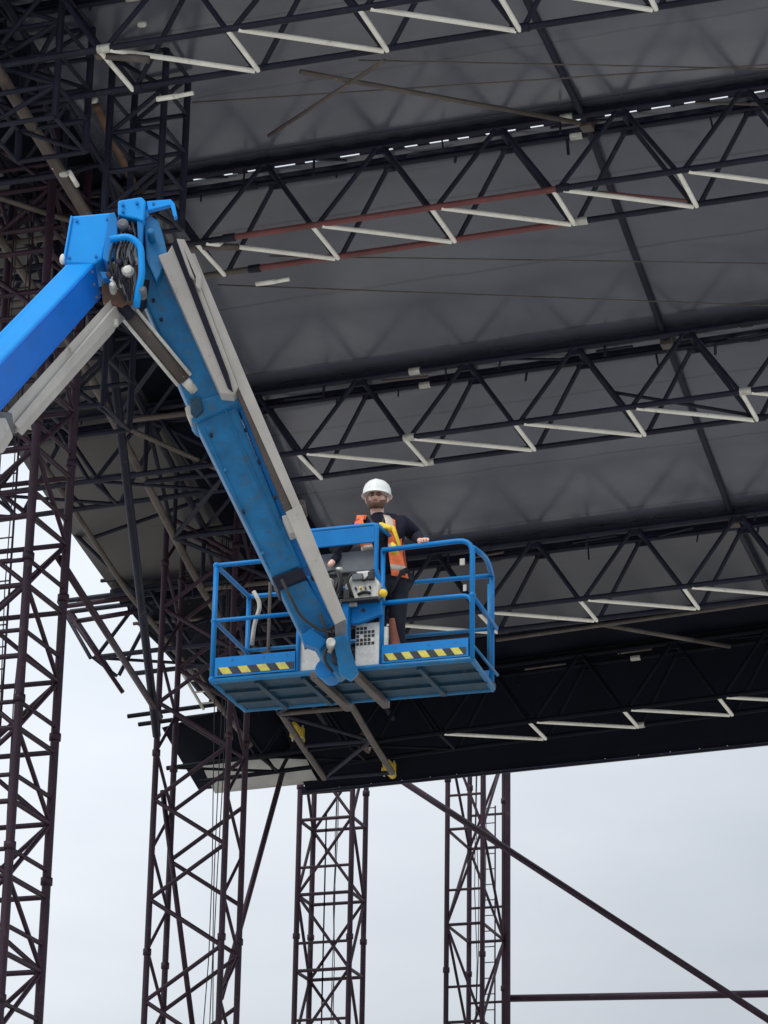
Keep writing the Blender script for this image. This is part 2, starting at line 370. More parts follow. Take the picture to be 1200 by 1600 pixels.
# pale skirt and dark corner at the lower left
sheet('corner_cloth', -21.6, -19.32, TT[4]+GAPF, REAR, lambda s: zroof(4)(s)-.15*(-19.3-s), lambda s: zrear(s)+.25, BLACK, 'black corner cloth behind the plum tower left of the platform', 'cloth', sag=0, seed=21, ns=6)
sheet('pale_skirt', -21.2, -19.0, REAR-.9, REAR-.1, lambda s: zrear(s)+.52+(s+21.2)*-.05, lambda s: zrear(s)+.12, TRANS, 'pale translucent skirt along the bottom left roof corner', 'skirt', sag=.02, seed=22, ns=8, ntt=4)
# cover plates closing most of the slots
def cover(i, spans, label):
    root = empty('joint_cover', S(-12, TT[i]-.52, ZT[i]+TH+.1), label, 'cover strip', 'cover strips over the sheet joints')
    for a, b in spans:
        mb = MB(); z_ = lambda s: ZT[i]+ZK[i]*(s+12)+TH+.125
        pl = [S(a, TT[i]-.68, z_(a)), S(b, TT[i]-.68, z_(b)), S(b, TT[i]-.36, z_(b)), S(a, TT[i]-.36, z_(a))]
        mb.prism(pl, Z*.008); mb.build('cover_plate', STEEL, root)
def slots(sa, sb, gap, land):
    o = []; s = sa
    while s < sb:
        o.append((s, min(sb, s+land*random.uniform(.6, 1.5)))); s = o[-1][1]+gap*random.uniform(.5, 1.3)
    return o
cover(0, [(-20.45, SR)], 'dark cover strip over the topmost truss')
cover(1, [(-20.45, -15.2)]+slots(-15.0, SR, .26, .20), 'broken cover strip letting sky through above the red chord truss')
cover(2, [(-20.45, -9.0)]+slots(-8.8, SR, .3, .2), 'cover strip above the third truss with bright slots at the right')
cover(3, [(-20.45, -7.2)]+slots(-7.0, SR, .22, .5), 'dark cover strip right of the platform above the fourth truss')
cover(4, [(-19.3, SR)], 'dark cover strip over the rearmost truss')

# ------------------------------------------------------------------ purlins, wires, loose roof tubes
PS = -9.25
for i in range(4):
    a, b = TT[i]-.5, TT[i+1]-.5
    root = empty('purlin', S(PS+.15, a, zroof(i)(PS)-.1), ['dark purlin tube running back under the topmost sheet at the right', 'dark purlin tube between the red chord truss and the third truss',
        'dark purlin tube between the third and fourth trusses', 'dark purlin tube over the black bay at the right'][i], 'purlin', 'purlins running back under the roof sheets')
    tube(root, 'tube', S(PS+.12, a, zroof(i)(PS)-.12), S(PS+.12, b, zroof(i+1)(PS)-.12), .05, STEEL)
    mb = MB(); mb.box(S(PS+.12, b, zroof(i+1)(PS)-.14), U*.09, V*.1, Z*.06); mb.build('clamp', GALV, root, bevel=.01)
def lone(name, a, b, r, m, label, cat, group=None):
    mb = MB(); mb.path([a, b], r, n=10); return single(name, mb, m, label, cat, group, smooth=True, at=(Vector(a)+Vector(b))/2)
def onroof(x, y, i, k, off=.0):
    "point of the photo on the roof, given as bay i and the fraction k into it"
    return at_t(x, y, lerp(TT[i]-.5, TT[i+1]-.5, k))
lone('wind_brace', onroof(470, 112, 0, .12), onroof(905, 192, 0, .93), .035, GALV, 'grey brown brace tube slanting right above the red chord truss', 'tube')
lone('wind_brace', onroof(600, 95, 0, .05), onroof(420, 212, 0, .62), .03, GALV, 'grey brown brace tube slanting down left under the topmost truss', 'tube')
lone('wind_brace', onroof(935, 300, 1, .1), onroof(1090, 315, 1, .22), .022, RED, 'thin reddish brace in the lower plane of the red chord truss', 'tube')
lone('wind_brace', at_t(958, 613, TT[2]-1.0), at_t(1170, 648, TT[2]-.05), .028, STEEL, 'thin dark brace at right in the lower plane of the third truss', 'tube')
lone('wind_brace', at_t(935, 975, TT[3]+.4), at_t(1140, 1010, TT[3]+3.6), .04, GALV, 'grey tube slanting back under the black bay right of the platform', 'tube')
lone('wind_brace', at_t(775, 1000, TT[3]+.3), at_t(1215, 938, TT[3]+.3), .035, GALV, 'grey brown tube behind the fourth truss running right', 'tube')
for k, (x0, y0, x1, y1, i, f0, f1) in enumerate([(560, 94, 1215, 108, 0, .22, .6), (300, 160, 1215, 100, 0, .35, .55), (420, 400, 1215, 412, 1, .15, .5), (340, 445, 1215, 478, 1, .3, .75)]):
    lone('wire', onroof(x0, y0, i, f0), onroof(x1, y1, i, f1), .010, GALV, ['thin upper wire under the topmost roof sheet', 'thin lower wire under the topmost roof sheet', 'thin upper wire under the sheet above the hard hat', 'thin lower wire right of the cable tray over the grey sheet'][k], 'wire', 'wires strung under the roof sheets')

# ------------------------------------------------------------------ longitudinal girder on the left
gd = empty('edge_girder', S(-17.2, 42, zp(42)), 'dark lattice girder running back over the left towers', 'girder')
def sA(t): return -17.66-.057*(t-38)
def sB(t): return -15.78-.062*(t-31)
def G(s, t, up=0): return S(s(t), t, zp(t)-.15+up)
ks = [25.5+1.545*k for k in range(18)]
for s in (sA, sB):
    for k in range(0, 17, 4):
        a, b = ks[k], ks[min(k+4, 17)]
        tube(gd, 'bottom_chord', G(s, a), G(s, b), .085 if s is sB and k < 8 else .065, GALV)
        tube(gd, 'top_chord', G(s, a, 1.1), G(s, b, 1.1), .06, STEEL)
for k, t in enumerate(ks):
    tube(gd, 'lacing', G(sA, t), G(sB, t), .045, STEEL if k % 3 else GALV)
    if k < 16: tube(gd, 'lacing', G(sA, t, 1.1), G(sB, t, 1.1), .04, STEEL)
    if k < 17:
        a, b = (sA, sB) if k % 2 else (sB, sA)
        tube(gd, 'diagonal', G(a, t), G(b, ks[k+1]), .04, GALV if k % 4 == 1 else STEEL)
        if k < 15: tube(gd, 'diagonal', G(b, t, 1.1), G(a, ks[k+1], 1.1), .035, STEEL)
    for s in (sA, sB):
        if k < 16: tube(gd, 'post', G(s, t), G(s, t, 1.1), .04, STEEL)
        if k < 15: tube(gd, 'side_diagonal', G(s, t, 0 if k % 2 else 1.1), G(s, ks[k+1], 1.1 if k % 2 else 0), .036, STEEL)
# second, outer girder chord pair below the roof edge
ed = empty('roof_edge_frame', S(-20.4, 44, zp(44)), 'dark tube frame along the left roof edge against the sky', 'roof frame')
for k in range(0, 16, 4):
    a, b = ks[k], ks[k+4]
    tube(ed, 'edge_tube', S(SEDGE, a, zp(a, SEDGE)+TH+.05), S(SEDGE, b, zp(b, SEDGE)+TH+.05), .07, STEEL)
    tube(ed, 'inner_tube', S(SEDGE+.55, a, zp(a, SEDGE)+TH), S(SEDGE+.55, b, zp(b, SEDGE)+TH), .045, GALV)
    tube(ed, 'low_tube', S(-19.4, a, zp(a)-.05), S(-19.4, b, zp(b)-.05), .05, GALV if k > 7 else STEEL)
for k in range(15):
    t = ks[k]
    tube(ed, 'rung', S(SEDGE-.1, t, zp(t, SEDGE)+TH), S(-18.6, t+.1, zp(t)+TH-.1), .035, STEEL if k % 2 else GALV)
    if k % 2 == 0: tube(ed, 'strut', S(SEDGE, t, zp(t, SEDGE)+TH), S(-19.4, t+1.2, zp(t)), .035, STEEL)
    else: tube(ed, 'strut', S(-19.4, t, zp(t)), S(-17.9, t+1.0, zp(t)+.9), .035, STEEL)

# ------------------------------------------------------------------ towers
def tower(name, label, s, t, w_, d_, z1, per, m, rleg=.06, rbr=.036, style='x', group=None, sub=None, zlo=0):
    root = empty(name, S(s, t, 0), label, 'tower', group)
    c = [S(s, t, 0), S(s+w_, t, 0), S(s+w_, t+d_, 0), S(s, t+d_, 0)]
    for p in c:
        tube(root, 'leg', p, p+Z*z1*.5, rleg, m); tube(root, 'leg', p+Z*z1*.5, p+Z*z1, rleg*.96, m)
        mb = MB(); mb.box(p+Z*.02, U*.2, V*.2, Z*.02); mb.build('base_plate', m, root)
    for p in c:
        z = z1-random.uniform(.6, 1.2)
        while z > z1*.35:
            tube(root, 'joint_collar', p+Z*(z-.05), p+Z*(z+.05), rleg*1.28, m); z -= per*2
    for q in range(3):
        x0 = c[0].lerp(c[1], random.uniform(.2, .8)).lerp(c[2], random.uniform(.1, .5)); pts = [x0+U*random.uniform(-.04, .04)+Z*(z1*.4+z1*.58*i_/8) for i_ in range(9)]
        mb = MB(); mb.path(pts, .009, n=5); mb.build('cable', RUBBER, root, smooth=True)
    n = int(z1/per)
    for k in range(n):
        z = z1-per*(k+1)
        if z < zlo: per2 = 0
        for f in range(4):
            a, b = c[f], c[(f+1) % 4]; fl = (k+f) % 2
            if style == 'zig':      # double zigzag on the long faces
                if f in (0, 2):
                    tube(root, 'brace', (a if fl or f == 0 else b)+Z*z, (b if fl or f == 0 else a)+Z*(z+per/2), rbr, m)
                    tube(root, 'brace', (b if fl or f == 0 else a)+Z*(z+per/2), (a if fl or f == 0 else b)+Z*(z+per), rbr, m)
                else:
                    tube(root, 'side_brace', a+Z*z, b+Z*(z+per/2), rbr*.8, m)
                    tube(root, 'side_brace', b+Z*(z+per/2), a+Z*(z+per), rbr*.8, m)
            else:
                tube(root, 'rail', a+Z*z, b+Z*z, rbr, m)
                tube(root, 'brace', (a if fl else b)+Z*z, (b if fl else a)+Z*(z+per), rbr*.9, m)
                if sub and f in sub: tube(root, 'sub_rail', a+Z*(z+per*.36), b+Z*(z+per*.36), rbr*.85, m)
    return root
def ladder(root, s, t, z0, z1, m, w_=.3):
    for q in (0, w_): tube(root, 'ladder_rail', S(s+q, t, z0), S(s+q, t, z1), .016, m)
    z = z0
    while z < z1: tube(root, 'ladder_rung', S(s, t, z), S(s+w_, t, z), .011, m); z += .32
gt = 'plum lattice towers holding up the roof'
p1 = at_t(20, 1250, 34); p2 = at_t(231, 1464, 43.4)
t1 = tower('lattice_tower', 'large plum lattice tower at the left edge of the picture', p1.dot(U)-1.21, 34.0, 1.21, 1.19, zp(34)+1.2, 1.01, TOWER, .065, .038, sub=(0, 1), group=gt)
ladder(t1, p1.dot(U)-.8, 34.5, 6, 22, TOWER)
t2 = tower('lattice_tower', 'plum lattice tower with wide zigzag bracing below the platform left end', p2.dot(U), 43.4, 1.285, .78, at_t(258, 806, 43.4).z, 1.68, TOWER, .055, .036, style='zig', group=gt)
t3 = tower('lattice_tower', 'plum lattice tower standing directly below the blue platform', -19.9, 54.4, 1.13, .85, 19.3, 1.55, TOWER, .060, .036, sub=(0,), group=gt)
ladder(t3, -19.5, 54.9, 6, 18, TOWER, .0)
t4 = tower('lattice_tower', 'narrow plum lattice tower with thick right leg right of the other towers', -16.88, 54.8, .74, 1.55, 19.4, 1.95, TOWER, .055, .032, sub=(0, 2), group=gt)
tube(t4, 'thick_leg', S(-16.07, 56.35, 0), S(-16.07, 56.35, 19.3), .066, TOWER)
ladder(t4, -16.5, 55.9, 6, 18.2, TOWER)
# dark scaffold towers in the wing, upper left
for k, (x, t, w_, d_, yb, lab) in enumerate([(-30, 31.0, 1.0, 1.0, 200, 'dark hanging lattice frame in the top left corner'), (95, 36.5, .9, 1.0, 640, 'dark hanging lattice frame just left of the boom head'),
                                         (165, 32.6, .8, .8, 330, 'dark hanging lattice frame under the left ends of the topmost braces')]):
    p = at_t(x, 300, t); s = p.dot(U); z0 = at_t(x, yb, t).z; n = 4
    r_ = empty('hanging_frame', S(s, t, z0), lab, 'lattice frame', 'lattice frames hanging in the left wing')
    zt = zp(t)+1.15
    for a in (0, 1):
        for b in (0, 1): tube(r_, 'leg', S(s+a*w_, t+b*d_, z0), S(s+a*w_, t+b*d_, zt), .05, STEEL)
    for q in range(n+1):
        z = lerp(z0, zt, q/n)
        for b in (0, 1): tube(r_, 'rail', S(s, t+b*d_, z), S(s+w_, t+b*d_, z), .035, STEEL)
        for a in (0, 1): tube(r_, 'rail', S(s+a*w_, t, z), S(s+a*w_, t+d_, z), .03, STEEL)
        if q < n:
            z2 = lerp(z0, zt, (q+1)/n)
            for b in (0, 1): tube(r_, 'diagonal', S(s+(q+b) % 2*w_, t+b*d_, z), S(s+(q+b+1) % 2*w_, t+b*d_, z2), .032, STEEL)
lone('edge_tube', at_t(150, 165, 33.6), at_t(213, 296, 35.9), .06, RUST, 'brown tube end slanting at the left end under the topmost truss', 'tube')
for k, (x, y, t, lab) in enumerate([(146, 157, 32.2, 'small pale clamp left of the topmost tube end'), (222, 38, 31.2, 'small pale clamp near the top left truss'), (100, 272, 32.5, 'small pale clamp on the brown tube above the boom head')]):
    mb = MB(); c = at_t(x, y, t); mb.path([c-U*.06, c-U*.03, c+U*.03, c+U*.06], .04, n=8, radii=[.03, .045, .045, .03]); single('clamp', mb, PALE, lab, 'clamp')
for k, (x0, y0, x1, y1) in enumerate([(68, 236, 84, 262), (108, 268, 121, 290)]):
    mb = MB(); mb.path([at_t(x0, y0, 32.6), at_t(x1, y1, 32.9)], .035); single('bright_sleeve', mb, CREAM, ['bright sleeve on the left side of the brown tube', 'bright sleeve on the right side of the brown tube'][k], 'sleeve', smooth=True)
# raking struts and loose tubes against the sky
lone('raking_strut', at_t(170, 513, 37.3), at_t(245, 1150, 43.2), .07, STEEL, 'long dark raking strut from the boom down to the zigzag tower', 'strut')
lone('raking_strut', at_t(254, 1235, 43.6), at_t(303, 1620, 44.0), .045, TOWER, 'thin plum strut slanting inside the zigzag tower', 'strut')
lone('raking_strut', at_t(92, 872, 35.2), at_t(250, 1120, 43.3), .055, TOWER, 'plum strut between the left edge tower and the zigzag tower', 'strut')
lone('raking_strut', at_t(105, 955, 45.0), at_t(192, 1082, 45.4), .04, TOWER, 'thinner plum strut below the plum strut at left', 'strut')
lone('raking_strut', at_t(452, 1168, 53.0), at_t(345, 1560, 49.2), .055, TOWER, 'plum strut slanting down left between two towers', 'strut')
lone('raking_strut', at_t(625, 1218, 53.6), at_t(1260, 1632, 53.6), .068, TOWER, 'long plum strut sloping down to the lower right corner', 'strut')
lone('tie_tube', at_t(797, 1560, 56.5), at_t(1300, 1551, 56.5), .075, TOWER, 'level plum tie tube at the bottom right', 'tube')
for k, (x0, y0, x1, y1, t, lab) in enumerate([(97, 948, 215, 932, 45, 'upper tube stub sticking out left of the roof edge over the sky'), (112, 972, 215, 955, 45.1, 'lower tube stub sticking out left under the upper one'),
        (150, 1102, 205, 960, 45.3, 'dark thin diagonal tube against the left sky'), (250, 925, 165, 1095, 45.6, 'second dark diagonal tube against the left sky')][:2]):
    lone('tube_stub', at_t(x0, y0, t), at_t(x1, y1, t), .045, TOWER, lab, 'tube', 'tube stubs past the left roof edge')
# grey ladder beam (unit with rungs) on the edge near the platform
r_ = empty('ladder_beam', at_t(290, 1040, 48.8), 'pale ladder beam along the roof edge left of the platform corner', 'ladder beam')
a0, b0 = at_t(212, 928, 47.0), at_t(318, 1108, 50.3); off = at_t(238, 925, 47.0)-at_t(212, 928, 47.0)
tube(r_, 'rail', a0, b0, .03, PALE); tube(r_, 'rail', a0+off, b0+off, .03, GALV)
for k in range(10): q = a0.lerp(b0, (k+.5)/10); tube(r_, 'rung', q, q+off, .018, PALE)
# yellow couplers on the girder tubes
for k, (x, y, t, lab) in enumerate([(465, 1145, 51.0, 'yellow coupler hanging below the left half of the platform'), (570, 1160, 51.6, 'brown coupler below the platform boom bracket'), (608, 1200, 52.4, 'yellow coupler at the roof edge above the long sloping strut')]):
    c = at_t(x, y, t); r_ = empty('swivel_coupler', c, lab, 'coupler', 'couplers below the platform')
    mm = RUST if k == 1 else YELLOW
    mb = MB(); d = (S(0, 1, -.35)).normalized(); mb.path([c-d*.28, c-d*.1, c+d*.1, c+d*.28], .1, radii=[.07, .105, .105, .07], n=8); mb.build('body', mm, r_, bevel=.01)
    mb = MB(); mb.box(c+U*.09, U*.035, V*.07, Z*.10); mb.box(c-U*.10-Z*.05, U*.03, V*.10, Z*.05); mb.build('jaw', mm, r_, bevel=.015)
    for q in (-1, 1): tube(r_, 'bolt', c+U*.1*q-Z*.16, c+U*.1*q+Z*.14, .018, PALE)
# ------------------------------------------------------------------ the boom lift
A0 = Vector((-1.532, 25.379, 10.0)); E1 = Vector((.95077, -.30988, 0)).normalized(); E2 = Vector((-E1.y, E1.x, 0))
def K(x, y, z): return A0+E1*x+E2*y+Z*z
def M(x, y, yy):
    d = ray(x, y); return CAM+d*(((A0+E2*yy)-CAM).dot(E2)/d.dot(E2))
lift = empty('boom_lift', (-6.9, 11.9, 0), 'blue telescopic boom lift holding a man up under the roof', 'boom lift')
def part(name, mb, m, parent=lift, **k): return mb.build(name, m, parent, **k)
# work platform
W_, D_ = 2.45, .87
mb = MB(); mb.box(K(W_/2, D_/2, .035), E1*(W_/2-.02), E2*(D_/2-.02), Z*.02)
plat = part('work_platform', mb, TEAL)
def sub(name, mb, m, **k): return mb.build(name, m, plat, **k)
def pipe(name, pts, r=.021, m=BLUED, rad=.1):
    mb = MB(); mb.path(rounded([K(*p) for p in pts], rad), r, n=10); return sub(name, mb, m, smooth=True)
pipe('floor_frame', [(0, 0, .02), (W_, 0, .02), (W_-.05, D_, .02), (0, D_, .02), (0, 0, .02)], .026, BLUED, .03)
for x in (.42, .86, 1.95): mb = MB(); mb.box(K(x, D_/2, .0), E1*.022, E2*.40, Z*.025); sub('floor_bearer', mb, TEAL)
for y in (.3, .6): mb = MB(); mb.box(K(W_/2, y, .008), E1*1.2, E2*.02, Z*.018); sub('floor_bearer', mb, TEAL)
for x in (1.02, 1.38): mb = MB(); mb.box(K(x, .38, -.045), E1*.035, E2*.5, Z*.035); sub('support_arm', mb, GALV, bevel=.008)
# rails
pipe('top_rail', [(.86, 0, 1.14), (0, 0, 1.14), (0, D_, 1.14), (W_-.065, D_, 1.12)], .022, BLUE, .05)
pipe('corner_post', [(0, 0, .03), (0, 0, 1.14)], .024, BLUE)
pipe('corner_post', [(0.0, D_, .0), (0.0, D_, 1.13)], .022, BLUE)
pipe('top_rail', [(1.60, 0, 1.13), (W_, 0, 1.15), (W_, 0, .03)], .024, BLUE, .14)
pipe('corner_post', [(W_-.065, D_, .0), (W_-.065, D_, 1.13)], .024, BLUE)
pipe('corner_post', [(W_-.065, D_-.09, .25), (W_-.065, D_-.09, 1.0)], .018, BLUED)
pipe('side_rail', [(W_, .03, 1.08), (W_, D_*.55, 1.14), (W_-.065, D_, 1.12)], .024, BLUE, .2)
pipe('side_rail', [(W_, .0, .62), (W_-.02, D_, .60)], .020, BLUE)
pipe('mid_rail', [(0, D_, .58), (0, 0, .60), (.84, 0, .60)], .020, BLUE, .04)
pipe('mid_rail', [(1.58, 0, .62), (W_, 0, .62), (W_, 0, .40)], .022, BLUE, .14)
pipe('mid_rail', [(0, D_, .60), (W_-.065, D_, .60)], .018, BLUED)
pipe('rear_post', [(1.50, D_, .0), (1.50, D_, 1.12)], .02, BLUE)
pipe('rear_post', [(.62, D_, .0), (.62, D_, 1.12)], .018, BLUED)
pipe('front_post', [(.82, 0, .03), (.82, 0, .62)], .02, BLUE)
pipe('front_post', [(1.60, .03, .03), (1.60, .03, 1.14)], .022, BLUE)
pipe('front_post', [(.88, .06, .6), (.88, .06, 1.3)], .02, BLUE)
pipe('guard_frame', [(.86, 0, 1.10), (.86, 0, 1.385), (1.545, 0, 1.385), (1.545, 0, .92), (1.62, .06, .74)], .023, BLUE, .04)
pipe('guard_frame', [(1.545, 0, 1.385), (1.66, .28, 1.30), (1.66, .28, .7)], .02, BLUED, .05)
for (x, y, z) in ((0, 0, 1.14), (0, 0, .60), (W_, 0, .62), (W_-.065, D_, .6), (0, 0, .04)):
    mb = MB(); mb.ball(K(x, y, z), .031); sub('weld_knuckle', mb, BLUE, smooth=True)
mb = MB(); mb.box(K(1.205, -.004, 1.29), E1*.325, E2*.012, Z*.078); sub('guard_panel', mb, BLUE, bevel=.006)
mb = MB(); mb.box(K(1.21, .10, 1.08), E1*.31, E2*.02, Z*.10); sub('grey_panel', mb, GREYP, bevel=.01)
mb = MB(); mb.box(K(1.21, .13, .93), E1*.30, E2*.02, Z*.05); sub('shelf', mb, RUBBER)
# toe boards with hazard strips
def toe(x0, x1, y, z0, z1, m=BLUE):
    mb = MB(); mb.box(K((x0+x1)/2, y, (z0+z1)/2), E1*(x1-x0)/2, E2*.008, Z*(z1-z0)/2); return sub('toe_board', mb, m)
toe(.03, .80, -.012, .05, .235); toe(1.62, 2.42, -.012, .045, .215)
toe(.03, 2.4, D_, .05, .20, BLUED)
for x in (0, W_-.01): pipe('side_rail', [(x, 0, .17), (x, D_, .15)], .014, BLUED)
def hazard(x0, x1, z0, z1, n):
    me = bpy.data.meshes.new('hazard_strip'); v = []; f = []; mi = []
    dx = (x1-x0)/n; sl = .045
    xsb = [x0]+[x0+dx*(k+.5*q)+.03 for k in range(n) for q in (0, 1)]+[x1]
    for k, x in enumerate(xsb):
        e = 0 if k in (0, len(xsb)-1) else sl
        v += [K(x+e/2, -.026, z0), K(x-e/2, -.026, z1), K(x-e/2, -.022, z1), K(x+e/2, -.022, z0)]
    for k in range(len(xsb)-1):
        a = 4*k; b = a+4
        for q in range(4): f.append((a+q, a+(q+1) % 4, b+(q+1) % 4, b+q)); mi.append(1 if k % 2 else 0)
    o_ = v[0].copy(); me.from_pydata([tuple(p-o_) for p in v], [], f); me.materials.append(HAZB); me.materials.append(HAZY)
    for p, q in zip(me.polygons, mi): p.material_index = q
    o = bpy.data.objects.new('hazard_strip', me); COL.objects.link(o); o.parent = plat; o.location = o_-origin_of(plat)
HAZB = mat('hazard black', (.02, .03, .04), .6, var=.3, scale=20); HAZY = mat('hazard yellow', (.62, .55, .10), .6, var=.2, scale=14, dirt=(.3, .28, .12), dirt_amt=.02)
hazard(.06, .79, .07, .135, 4); hazard(1.64, 2.40, .065, .13, 5)
# bracket, mast and panels at the middle of the front
mb = MB(); mb.box(K(1.275, -.07, .27), E1*.055, E2*.05, Z*.345); sub('mast', mb, BLUE, bevel=.012)
mb = MB(); mb.prism([K(1.33, -.05, .62), K(1.62, -.05, .63), K(1.62, -.05, .50), K(1.40, -.05, .43), K(1.33, -.05, .43)], E2*.05); sub('bracket', mb, BLUE, bevel=.008)
mb = MB(); mb.path([K(1.45, -.055, .55), K(1.45, -.04, .55)], .018, n=12); sub('bolt', mb, RUBBER)
mb = MB(); mb.box(K(1.47, .03, .25), E1*.115, E2*.012, Z*.205); wp = sub('panel', mb, WHITEP, bevel=.01)
mb = MB(); mb.box(K(.925, .03, .20), E1*.10, E2*.012, Z*.165); sub('panel', mb, WHITEP, bevel=.01)
mb = MB(); mb.box(K(1.63, .05, .30), E1*.025, E2*.02, Z*.11); sub('white_tube', mb, WHITEP, bevel=.01)
for (xa, xb, za, zb, nx, nz_) in ((1.36, 1.54, .24, .42, 5, 5), (.87, .99, .25, .36, 4, 3)):
    mb = MB()
    for i in range(nx):
        for j in range(nz_):
            if (i*7+j*3) % 9 == 4 or (xa > 1.2 and i > 2 and j > 3): continue
            x = lerp(xa, xb, (i+.5)/nx); z = lerp(za, zb, (j+.5)/nz_)
            mb.box(K(x, .016, z), E1*(xb-xa)/nx*.38, E2*.002, Z*(zb-za)/nz_*.36)
    sub('vent_grille', mb, RUBBER)
# control box with levers, hoses and knob
mb = MB(); mb.prism([K(1.30, -.06, .64), K(1.585, -.06, .65), K(1.60, -.06, .80), K(1.50, -.06, .93), K(1.34, -.06, .93), K(1.26, -.06, .80)], E2*.22); cb = sub('control_box', mb, WHITEP, bevel=.02)
mb = MB(); mb.box(K(1.44, -.03, .625), E1*.17, E2*.12, Z*.012); sub('box_base', mb, RUBBER)
mb = MB(); mb.prism([K(.98, -.04, .66), K(1.16, -.04, .68), K(1.14, -.04, .90), K(1.0, -.04, .90)], E2*.16); sub('control_box', mb, WHITEP, bevel=.02)
for pts in ([(1.36, -.08, .66), (1.30, -.10, .84), (1.37, -.09, .92), (1.46, -.08, .80), (1.55, -.08, .92)], [(1.20, -.08, .60), (1.16, -.1, .78), (1.10, -.08, .88), (1.04, -.08, .76)],
            [(1.20, -.12, .64), (1.26, -.14, .80), (1.20, -.1, .95), (1.12, -.1, .93)], [(1.25, -.1, .9), (1.18, -.14, .7), (1.12, -.12, .5), (1.15, -.1, .2)],
            [(1.02, -.06, .7), (1.08, -.12, .62), (1.2, -.14, .58), (1.24, -.12, .72)], [(1.40, -.07, .70), (1.47, -.08, .72), (1.52, -.07, .70)]):
    mb = MB(); mb.path(rounded([K(*p) for p in pts], .08), .014, n=7); sub('hose', mb, RUBBER, smooth=True)
mb = MB(); mb.path([K(1.215, -.08, .70), K(1.22, -.08, .86)], .045, n=12); mb2 = sub('joystick', mb, RUBBER, smooth=True)
mb = MB(); mb.path([K(1.222, -.08, .93), K(1.222, -.08, .965)], .034, n=12); sub('joystick_knob', mb, PALE, smooth=True)
mb = MB(); mb.box(K(1.14, -.09, .655), E1*.05, E2*.03, Z*.03); sub('valve_block', mb, GREYP, bevel=.01)
mb = MB(); mb.ball(K(1.63, -.04, .70), .038, .035, .04); sub('amber_knob', mb, HIYEL, smooth=True)
# pale brackets and a sign plate on the posts
mb = MB(); mb.path(rounded([K(.10, .72, 1.13), K(.17, .74, 1.0), K(.10, .76, .80), K(.08, .78, .62)], .08), .02); sub('gate_latch', mb, TRAY, smooth=True)
mb = MB(); mb.path([K(.22, .84, .3), K(.22, .84, 1.25)], .015); sub('gate_post', mb, GALV)
mb = MB(); mb.box(K(W_-.10, .02, .95), E1*.022, E2*.008, Z*.03); sub('tag_plate', mb, TRAY)
mb = MB(); mb.box(K(W_-.075, .02, .70), E1*.014, E2*.008, Z*.03); sub('tag_plate', mb, TRAY)
# rotator castings under the platform
mb = MB(); c = M(512, 1050, -.30); mb.path([c-E2*.10, c+E2*.14], .088, n=20); part('pivot_pin', mb, BLUE, smooth=False, bevel=.01)
# ---- upper boom, running down from the head to the platform
def Q(x, y, dy=0): return at_y(x, y, lerp(22.8, 24.42, (y-400)/600.)+dy)
def plate(name, px, th, m, dy=0, parent=lift, bevel=.012, q=None):
    mb = MB(); mb.prism([(q or Q)(x, y, dy) for x, y in px], Vector((.04, 1, 0))*th); return part(name, mb, m, parent, bevel=bevel)
ub = plate('upper_boom', [(212, 442), (232, 392), (258, 398), (372, 628), (302, 652)], .34, BLUED, 0, bevel=.03)
plate('boom_collar', [(293, 628), (372, 606), (379, 628), (303, 660), (294, 648)], .38, BLUED, -.02, ub, .03)
plate('wear_pad', [(296, 622), (313, 618), (318, 640), (306, 652), (298, 646)], .05, TEAL, -.05, ub)
plate('wear_pad', [(288, 636), (300, 632), (303, 650), (296, 655)], .2, TRAY, -.03, ub)
ib = plate('inner_boom', [(303, 655), (366, 628), (470, 885), (426, 905)], .28, BLUED, .03, bevel=.02)
plate('edge_flange', [(368, 626), (384, 622), (486, 884), (470, 888)], .25, BLUE, .10, ib, .004)
plate('boom_nose', [(424, 902), (470, 886), (480, 902), (434, 921)], .32, STEEL, -.01, ib, .01)
jb = plate('jib', [(436, 920), (478, 904), (520, 976), (476, 1002)], .24, BLUED, .03, bevel=.02)
plate('jib_flange', [(478, 900), (500, 915), (540, 985), (520, 992)], .2, BLUE, .08, jb, .006)
plate('jib_head', [(478, 985), (494, 978), (532, 1000), (545, 1046), (530, 1058), (504, 1030)], .2, BLUED, -.05, jb, .02)
plate('jib_lug', [(470, 992), (486, 982), (512, 1000), (500, 1014), (474, 1004)], .14, BLUE, -.12, jb, .01)
plate('link_plate', [(520, 996), (540, 990), (560, 1050), (548, 1062), (530, 1050)], .08, BLUED, -.2, jb, .01)
mb = MB(); c = Q(517, 1003, -.22); mb.path([c, c+Vector((0, .2, 0))], .042, n=14); part('pivot_cap', mb, PALE, jb, bevel=.008)
mb = MB(); c = Q(527, 1022, -.18); mb.path([c, c+Vector((0, .2, 0))], .05, n=14); part('pivot_cap', mb, STEEL, jb, bevel=.008)
plate('jib_cylinder', [(507, 985), (520, 975), (540, 1000), (528, 1010)], .1, RUBBER, -.12, jb)
for pts in ([(500, 960), (515, 1000), (505, 1030), (520, 1050)], [(520, 985), (545, 1000), (540, 1040)], [(440, 905), (470, 965), (500, 985), (528, 990)]):
    mb = MB(); mb.path(rounded([Q(x, y, -.14) for x, y in pts], .12), .014, n=7); part('hose', mb, RUBBER, jb, smooth=True)
